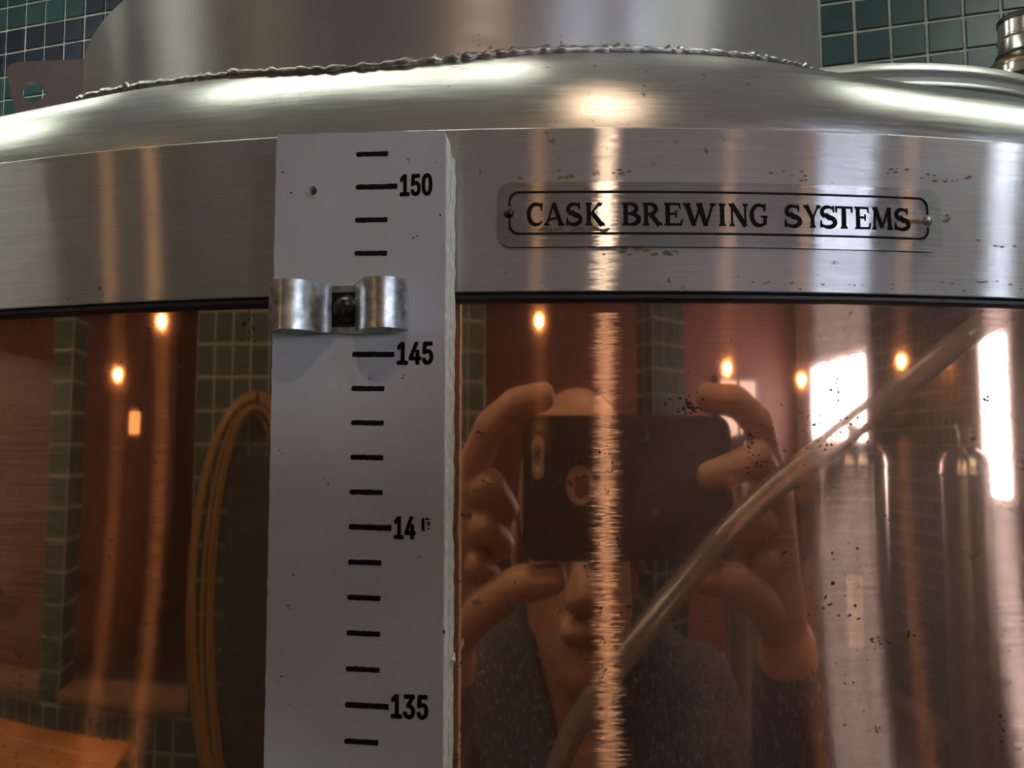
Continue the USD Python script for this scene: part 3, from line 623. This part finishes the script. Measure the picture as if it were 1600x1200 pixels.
for p, r, l in (((1.80, -.42, ZC + 2.1), 0, 'twin tube fluorescent light to the right of the kettle, right end of the overhead row'),
                ((-2.75, -.40, ZC + 2.1), 0, 'twin tube fluorescent light to the left of the kettle, left end of the overhead row'),
                ((-2.30, 1.25, ZC + 2.1), 165, 'twin tube fluorescent light close to the left half of the tiled back wall')):
    dup(cl, p, r, l)
def pendant(loc, label, bulb, rb=.028, scale=1.):
    t = thing('pendant_lamp', label, 'pendant lamp', loc)
    obj('bulb', trimesh.creation.icosphere(3, rb), bulb, t, True)
    obj('shade', lathe([(.02, .06), (.05 * scale, .05), (.12 * scale, -.0 + .012), (.125 * scale, .008), (.122 * scale, .008), (.05 * scale, .044), (.02, .054)], 48), m_dwood, t, 40)
    obj('socket', cyl((0, 0, .03), (0, 0, .075), .018, 16), m_black, t, 40)
    obj('cord', cyl((0, 0, .07), (0, 0, ZT - loc[2]), .004, 8), m_black, t)
    return t
pk = pendant((.29, -1.98, ZC + 1.52), 'bright pendant lamp hanging high behind the person, alone above the others', m_keybulb, .03, .45)
pd = pendant((-3.96, -3.72, ZC + .43), 'small warm pendant lamp hanging low, farthest left in the red room', m_bulb, .028, .6)
for k, (p, l) in enumerate((((-3.08, -3.48, ZC + .63), 'warm pendant lamp left of the tiled wall, second from the left'), ((.01, -5.54, ZC + .80), 'warm pendant lamp straight behind the person holding the phone'),
             ((1.95, -5.16, ZC + .49), 'warm pendant lamp just right of the person, above the pier'), ((2.64, -4.82, ZC + .41), 'warm pendant lamp in front of the first bright window'),
             ((3.40, -4.15, ZC + .49), 'warm pendant lamp in front of the green tiled right wall'))):
    r = pendant(p, l, m_bulb, .028, .6)
sg = thing('wall_lantern', 'small lit lantern hanging in the red room beyond the ledge', 'lantern', (-4.2, -4.2, ZC + .17))
obj('glass_box', box(-.05, .05, -.05, .05, -.07, .07, .01), m_signglow, sg)
obj('cap', lathe([(.085, .07), (.08, .085), (.03, .12), (.0, .12)], 24), m_dwood, sg, 40)
obj('chain', cyl((0, 0, .12), (0, 0, ZT - ZC - .17), .004, 8), m_black, sg)

# ------------------------------------------------------------------ things behind the lens, mirrored in the copper
def hang(s, out, z): return PP + uP * s - nP * out + np.array([0, 0, z])
ch = thing('hose_coil', 'coil of amber vinyl hose hanging on the tiled partition wall', 'hose', (0, 0, 0))
for k in range(10):
    q = np.linspace(0, 2 * np.pi, 60, endpoint=False)
    wdt, hgt = .345 - .0165 * k, .60 + .03 * math.sin(k * 1.3 + 1)
    loop = [hang(1.60 + .012 * math.sin(k * 1.9) + wdt * math.sin(a) * (1 - .12 * (1 - math.cos(a)) / 2), .05 + .012 * (k % 4), ZC + .165 - .006 * k - hgt * (1 - math.cos(a))) for a in q]
    obj('loop', tube(loop, .0095, 10, closed=True), m_amber, ch, True)
pg = obj('wall_peg', tube([hang(1.62, 0, ZC + .13), hang(1.62, .10, ZC + .135), hang(1.62, .12, ZC + .165)], .008, 12), m_black); tag(pg, 'black peg on the tiled wall holding the amber hose coil', 'peg')
cb = thing('wall_cabinet', 'black flat cabinet on the tiled wall behind the amber hose', 'cabinet', hang(1.46, 0, 0) - nP * .0, math.degrees(math.atan2(uP[1], uP[0])))
obj('body', box(0, .62, .0, .035, ZC - .95, ZC - .02, .004), m_black, cb)
obj('handle', box(.06, .08, .035, .05, ZC - .5, ZC - .4, .003), m_darkmetal, cb)
bench = thing('side_table', 'orange wooden side table standing under the tiled ledge', 'table', hang(.0, .40, 0), math.degrees(math.atan2(uP[1], uP[0])))
for k in range(3): obj('plank', box(-.9, 1.05, -.21 + k * .14, -.075 + k * .14, ZC - .825, ZC - .79, .004), m_wood, bench)
for x in (-.8, .95):
    for y in (-.17, .17): obj('leg', box(x - .025, x + .025, y - .025, y + .025, 0, ZC - .825, .004), m_dwood, bench)
# small stainless tanks on the brewhouse floor
def small_tank(loc, label, r, zt):
    t = thing('small_tank', label, 'tank', loc)
    obj('shell', lathe([(r * .3, .22), (r, .42), (r, zt - .08), (r + .004, zt - .075), (r + .004, zt - .065), (r, zt - .06)], 96), m_tank, t, 40)
    obj('dome', lathe([(r, zt - .06), (r * .96, zt - .035), (r * .8, zt - .012), (r * .45, zt), (.001, zt + .004)], 96), m_tank, t, True)
    obj('outlet', tube([(0, 0, .25), (0, 0, .16), (0, r * .8, .14)], .02, 16), m_steel, t, True)
    obj('top_port', lathe([(.03, zt - .005), (.03, zt + .05), (.042, zt + .052), (.042, zt + .065), (.0, zt + .066)], 32), m_steel, t, 40)
    for k in range(3):
        q = k * 2.094 + .4
        obj('leg', cyl((r * .8 * math.cos(q), r * .8 * math.sin(q), .42), (r * .8 * math.cos(q), r * .8 * math.sin(q), 0), .018, 16), m_steel, t, True)
    return t
small_tank((1.40, -3.48, 0), 'small stainless tank farthest back, right of the person', .17, ZC + .06)
t2 = small_tank((1.80, -2.85, 0), 'small stainless tank with a cream paper sheet stuck on its front', .20, ZC + .02)
a = np.radians(np.linspace(118, 142, 8))
ps = np.array([[.2035 * math.cos(q), .2035 * math.sin(q), z] for z in (ZC - .62, ZC - .40) for q in a])
ps2 = ps * np.array([1.002, 1.002, 1]); nf = len(a); F = []
for i in range(nf - 1): F += [(i, i + 1, nf + i + 1), (i, nf + i + 1, nf + i), (2 * nf + i, 3 * nf + i + 1, 2 * nf + i + 1), (2 * nf + i, 3 * nf + i, 3 * nf + i + 1)]
obj('paper_sheet', trimesh.Trimesh(np.vstack([ps, ps2]), np.array(F), process=False), m_paper, t2)
small_tank((1.98, -2.14, 0), 'narrow stainless tank between two wider ones near the right wall', .13, ZC - .0)
small_tank((2.30, -1.45, 0), 'widest small stainless tank, nearest to the kettle on the right', .26, ZC + .14)
# red room beyond the partition: table, stools, a panelled bar front
bar = thing('bar_counter', 'long dark wooden bar counter along the red rear wall', 'bar', (-1.6, Y0 + .55, 0))
obj('top', box(-2.6, 2.6, -.32, .32, 1.06, 1.11, .01), m_dwood, bar)
obj('body', box(-2.5, 2.5, -.25, .22, 0, 1.06), m_dwood, bar)
for k in range(12): obj('panel', box(-2.45 + k * .41, -2.08 + k * .41, .22, .24, .1, 1.0, .006), m_red, bar)
def stool(loc, label):
    t = thing('bar_stool', label, 'stool', loc, 0, None)
    obj('seat', lathe([(0, .72), (.16, .72), (.17, .735), (.16, .76), (0, .77)], 32), m_red, t, 40)
    for k in range(4):
        q = k * math.pi / 2 + .785
        obj('leg', cyl((.11 * math.cos(q), .11 * math.sin(q), .72), (.18 * math.cos(q), .18 * math.sin(q), 0), .014, 10), m_steel, t, True)
    obj('foot_ring', tube([(.155 * math.cos(q), .155 * math.sin(q), .28) for q in np.linspace(0, 2 * np.pi, 32, endpoint=False)], .009, 8, closed=True), m_steel, t, True)
    return t
for k in range(6): stool((-3.7 + k * .8, Y0 + 1.3, 0), f'red seated bar stool in front of the bar, {["first", "second", "third", "fourth", "fifth", "sixth"][k]} from the left end')
for k, (x, y) in enumerate(((-4.6, -2.6), (-5.1, -3.9))):
    t = thing('pub_table', ('dark round pub table nearest the left ledge', 'dark round pub table deeper in the red room')[k], 'table', (x, y, 0))
    obj('top', lathe([(0, .72), (.36, .72), (.37, .735), (.36, .75), (0, .75)], 48), m_dwood, t, 40)
    obj('stem', cyl((0, 0, .03), (0, 0, .72), .035), m_darkmetal, t, 40)
    obj('foot', lathe([(0, .04), (.05, .035), (.24, .012), (.25, 0), (0, 0)], 32), m_darkmetal, t, 40)

# ------------------------------------------------------------------ phone, held right at the lens
phone = thing('phone', 'dark phone in a black case held sideways by the person', 'phone', (0, 0, 0))
pf = affinity.translate(sbox(-71.5, -35, 71.5, 35), 61.5, -18)
def cam_mesh(mesh_mm):          # mesh in mm, x right, y up, z forward of the lens
    m = mesh_mm.copy(); m.vertices = O + (np.outer(m.vertices[:, 0], rgt) + np.outer(m.vertices[:, 1], upv) + np.outer(m.vertices[:, 2], fwd)) / 1000; return m
sil = pf.buffer(-9).buffer(9, 12)
pill = LineString([(0, 3), (0, -10)]).buffer(4.2)
disc = Point(28, -17).buffer(9.5, 32)
def slab(p, z0, z1):
    m = extrude(p, z1 - z0); m.apply_translation([0, 0, z0]); return m
obj('case', cam_mesh(cat_([slab(sil.buffer(-1).difference(pill).difference(disc), -2.5, -1.2), slab(sil.difference(sil.buffer(-1.6)), -11.5, -1.7)])), m_case, phone, label='black phone case')
obj('body', cam_mesh(slab(sil.buffer(-1.7), -10.5, -2.6)), m_gold, phone)
obj('screen', cam_mesh(slab(sil.buffer(-2.4), -11.0, -10.5)), m_glass, phone)
obj('lens', cam_mesh(slab(Point(0, 0).buffer(2.6), -2.6, -1.9)), m_glass, phone)
obj('flash', cam_mesh(slab(Point(0, -9).buffer(1.8), -2.6, -2.2)), m_paper, phone)
ap = unary_union([Point(-1.5, -.4).buffer(2.7), Point(1.5, -.4).buffer(2.7), Point(-1.2, -1.6).buffer(2.6), Point(1.2, -1.6).buffer(2.6)]).difference(Point(4.6, .2).buffer(1.9)).union(affinity.rotate(affinity.scale(Point(.7, 4.1).buffer(1.5), .5, 1), -30))
obj('emblem', cam_mesh(slab(affinity.translate(affinity.rotate(affinity.scale(ap, 1.5, 1.5, origin=(0, 0)), 90, origin=(0, 0)), 28, -17), -2.62, -2.3)), m_logo, phone, label='dark red fruit emblem in the round cut-out')

# ------------------------------------------------------------------ the person
def chain(pts, n=14):
    ms = []
    for (p, r0), (q, r1) in zip(pts[:-1], pts[1:]):
        a = Manifold.sphere(r0, n).translate(tuple(map(float, p))); b = Manifold.sphere(r1, n).translate(tuple(map(float, q)))
        ms.append(Manifold.batch_hull([a, b]))
    return ms
def fuse(ms, edge, it=10):
    m = Manifold.batch_boolean(ms, m3.OpType.Add).refine_to_length(edge)
    t = tm(m); t.merge_vertices(); trimesh.smoothing.filter_taubin(t, iterations=it); return t
person = thing('person', 'person in a speckled navy knit top holding a phone sideways in both hands', 'person', (0, 0, 0))
def mm(*p): return np.array(p, float)
# everything of the body is laid out in millimetres right / up / forward of the lens, but kept upright
def hand(s, ox):
    """s = 1 left hand (fingers point right), s = -1 right hand, mirrored about the phone"""
    def P(x, y, z): return mm(ox + s * x, y, z)
    W = P(-72, -112, -48)
    kn = [P(-48, -10, -22), P(-60, -24, -32), P(-65, -42, -38), P(-66, -60, -42)]
    ms = []
    palm = [Manifold.sphere(r, 14).translate(tuple(map(float, p))) for p, r in ((W, 19), (kn[0], 12), (kn[3], 11), (P(-58, -84, -38), 17))]
    ms.append(Manifold.batch_hull(palm))
    ms.append(Manifold.batch_hull([Manifold.sphere(r, 14).translate(tuple(map(float, p))) for p, r in ((kn[0], 12), (kn[1], 11.5), (kn[2], 11), (kn[3], 10), (W, 16))]))
    ms += chain([(P(-66, -98, -44), 15), (P(-40, -80, -24), 12), (P(-14, -66, -8), 10), (P(11, -62.5, -6), 8)])       # thumb under the phone
    if s > 0:
        ms += chain([(kn[0], 11.5), (P(-34, 10, -6), 10), (P(-16, 22, -3), 8.8), (P(4, 26, -6), 7.6)])                # index over the top edge
        ms += chain([(kn[1], 11), (P(-33, -18, -10), 9.5), (P(-23, -30, -24), 8.5), (P(-34, -38, -36), 7.5)])
    else:
        ms += chain([(kn[0], 11.5), (P(-34, 12, -8), 10), (P(-16, 24, -5), 8.8), (P(6, 26, -6), 7.6)])
        ms += chain([(kn[1], 11), (P(-30, -4, -2), 9.5), (P(-12, -8, 9), 8.5), (P(11, -13, 8), 7.5)])                  # middle finger on the back of the phone
    ms += chain([(kn[2], 10.5), (P(-36, -38, -14), 9), (P(-26, -48, -28), 8), (P(-37, -54, -40), 7.2)])
    ms += chain([(kn[3], 9.5), (P(-44, -58, -20), 8), (P(-34, -66, -32), 7), (P(-42, -72, -42), 6.4)])
    return ms, W
lh, WL = hand(1, 0); rh, WR = hand(-1, 123)
CX = 42
SHL, SHR = mm(CX - 165, -235, -345), mm(CX + 165, -235, -345)
ELL, ELR = mm(CX - 205, -385, -125), mm(CX + 205, -385, -125)
hd_ = [Manifold.sphere(1, 40).scale((76, 92, 97)).translate((CX, -40, -300)),
       Manifold.batch_hull([Manifold.sphere(1, 24).scale((60, 30, 50)).translate((CX, -80, -262)), Manifold.sphere(26, 20).translate((CX, -160, -228)), Manifold.sphere(20, 16).translate((CX - 44, -130, -275)), Manifold.sphere(20, 16).translate((CX + 44, -130, -275))]),
       Manifold.batch_hull([Manifold.sphere(7, 12).translate((CX, -68, -206)), Manifold.sphere(9, 12).translate((CX, -102, -188)), Manifold.sphere(9, 12).translate((CX - 10, -108, -200)), Manifold.sphere(9, 12).translate((CX + 10, -108, -200))]),
       Manifold.batch_hull([Manifold.sphere(8, 12).translate((CX - 18, -130, -207)), Manifold.sphere(8, 12).translate((CX + 18, -130, -207)), Manifold.sphere(9, 12).translate((CX, -128, -201))]),
       Manifold.batch_hull([Manifold.sphere(8, 12).translate((CX - 42, -52, -214)), Manifold.sphere(8, 12).translate((CX + 42, -52, -214)), Manifold.sphere(9, 12).translate((CX, -48, -205))])]
for q in (-1, 1):
    hd_.append(Manifold.sphere(1, 16).scale((9, 30, 18)).translate((CX + q * 79, -78, -312)))
neck = chain([((CX, -110, -318), 56), ((CX, -235, -345), 62)])
body = hd_ + neck + lh + rh
body += chain([(SHL, 50), (ELL, 42), (WL, 24)]) + chain([(SHR, 50), (ELR, 42), (WR, 24)])
body += chain([((CX - 110, -250, -350), 70), ((CX + 110, -250, -350), 70)]) + [Manifold.batch_hull([Manifold.sphere(1, 20).scale((150, 120, 95)).translate((CX, -330, -355)), Manifold.sphere(1, 20).scale((130, 100, 90)).translate((CX, -560, -360))]),
        Manifold.batch_hull([Manifold.sphere(1, 20).scale((130, 100, 90)).translate((CX, -560, -360)), Manifold.sphere(1, 20).scale((150, 90, 100)).translate((CX, -700, -370))])]
for q in (-1, 1): body += chain([((CX + q * 85, -720, -375), 85), ((CX + q * 95, -1120, -355), 55), ((CX + q * 100, -1500, -380), 36)])
def upright(mesh_mm):           # mm, x right, y world-up, z towards the kettle (level)
    f2 = np.array([math.sin(yaw), math.cos(yaw), 0]); r2 = np.array([math.cos(yaw), -math.sin(yaw), 0])
    m = mesh_mm.copy(); v = m.vertices; m.vertices = O + (np.outer(v[:, 0], r2) + np.outer(v[:, 1], [0, 0, 1.0]) + np.outer(v[:, 2], f2)) / 1000; return m
obj('body', upright(fuse(body, 5.0, 8)), m_skin, person, True)
# knit top: follows torso and arms, V neck, cuffs at the wrists
def lerp(a, b, t): return a + (b - a) * t
top = chain([(SHL + mm(0, 5, 0), 60), (ELL, 52), (lerp(ELL, WL, .93), 31)]) + chain([(SHR + mm(0, 5, 0), 60), (ELR, 52), (lerp(ELR, WR, .93), 31)])
top += [Manifold.batch_hull([Manifold.sphere(66, 20).translate((CX - 130, -232, -350)), Manifold.sphere(66, 20).translate((CX + 130, -232, -350)), Manifold.sphere(60, 20).translate((CX - 66, -186, -352)), Manifold.sphere(60, 20).translate((CX + 66, -186, -352)), Manifold.sphere(1, 20).scale((168, 130, 118)).translate((CX, -350, -352))]),
        Manifold.batch_hull([Manifold.sphere(1, 20).scale((168, 130, 118)).translate((CX, -350, -352)), Manifold.sphere(1, 20).scale((165, 100, 118)).translate((CX, -700, -365))])]
shirt = Manifold.batch_boolean(top, m3.OpType.Add)
vee = Manifold.batch_hull([Manifold.sphere(10, 10).translate((CX, -270, -200)), Manifold.sphere(12, 10).translate((CX - 62, -110, -240)), Manifold.sphere(12, 10).translate((CX + 62, -110, -240)), Manifold.sphere(12, 10).translate((CX - 66, -90, -360)), Manifold.sphere(12, 10).translate((CX + 66, -90, -360)), Manifold.sphere(10, 10).translate((CX, -270, -280))])
shirt = shirt - vee
t = tm(shirt.refine_to_length(9.0)); t.merge_vertices(); trimesh.smoothing.filter_taubin(t, iterations=8)
t.vertices += (meshkit.fbm(t.vertices / 60.0, 3, 2)[:, None] - .5) * t.vertex_normals * 7
obj('knit_top', upright(t), m_shirt, person, True, 'speckled navy knit top with a V neck')
leg = [Manifold.batch_hull([Manifold.sphere(1, 20).scale((158, 60, 112)).translate((CX, -720, -368)), Manifold.sphere(1, 20).scale((158, 60, 112)).translate((CX, -800, -372))])]
for q in (-1, 1): leg += chain([((CX + q * 82, -760, -373), 96), ((CX + q * 95, -1120, -355), 68), ((CX + q * 100, -1490, -380), 56)])
obj('trousers', upright(fuse(leg, 12.0)), m_denim, person, True, 'dark trousers')
for q in (-1, 1):
    sh = [Manifold.batch_hull([Manifold.sphere(1, 20).scale((44, 34, 44)).translate((CX + q * 100, -1530, -390)), Manifold.sphere(1, 20).scale((46, 22, 46)).translate((CX + q * 112, -1556, -255)), Manifold.sphere(1, 20).scale((40, 22, 40)).translate((CX + q * 100, -1556, -420))])]
    obj('shoe', upright(fuse(sh, 10.0)), m_black, person, True)
    obj('eye', upright(tm(Manifold.sphere(11.5, 24).translate((CX + q * 31, -68, -217)))), m_eye, person, True)
hr = Manifold.sphere(1, 40).scale((81, 97, 102)).translate((CX, -40, -303)) - Manifold.batch_hull([Manifold.cube((240, 260, 200), True).translate((CX, -60, -185))]) - Manifold.cube((120, 120, 400), True).translate((CX, 62, -300)) - Manifold.cube((300, 200, 300), True).translate((CX, -212, -300))
obj('hair', upright(fuse([hr], 8.0, 6)), m_hair, person, True, 'short dark hair at the sides and back')
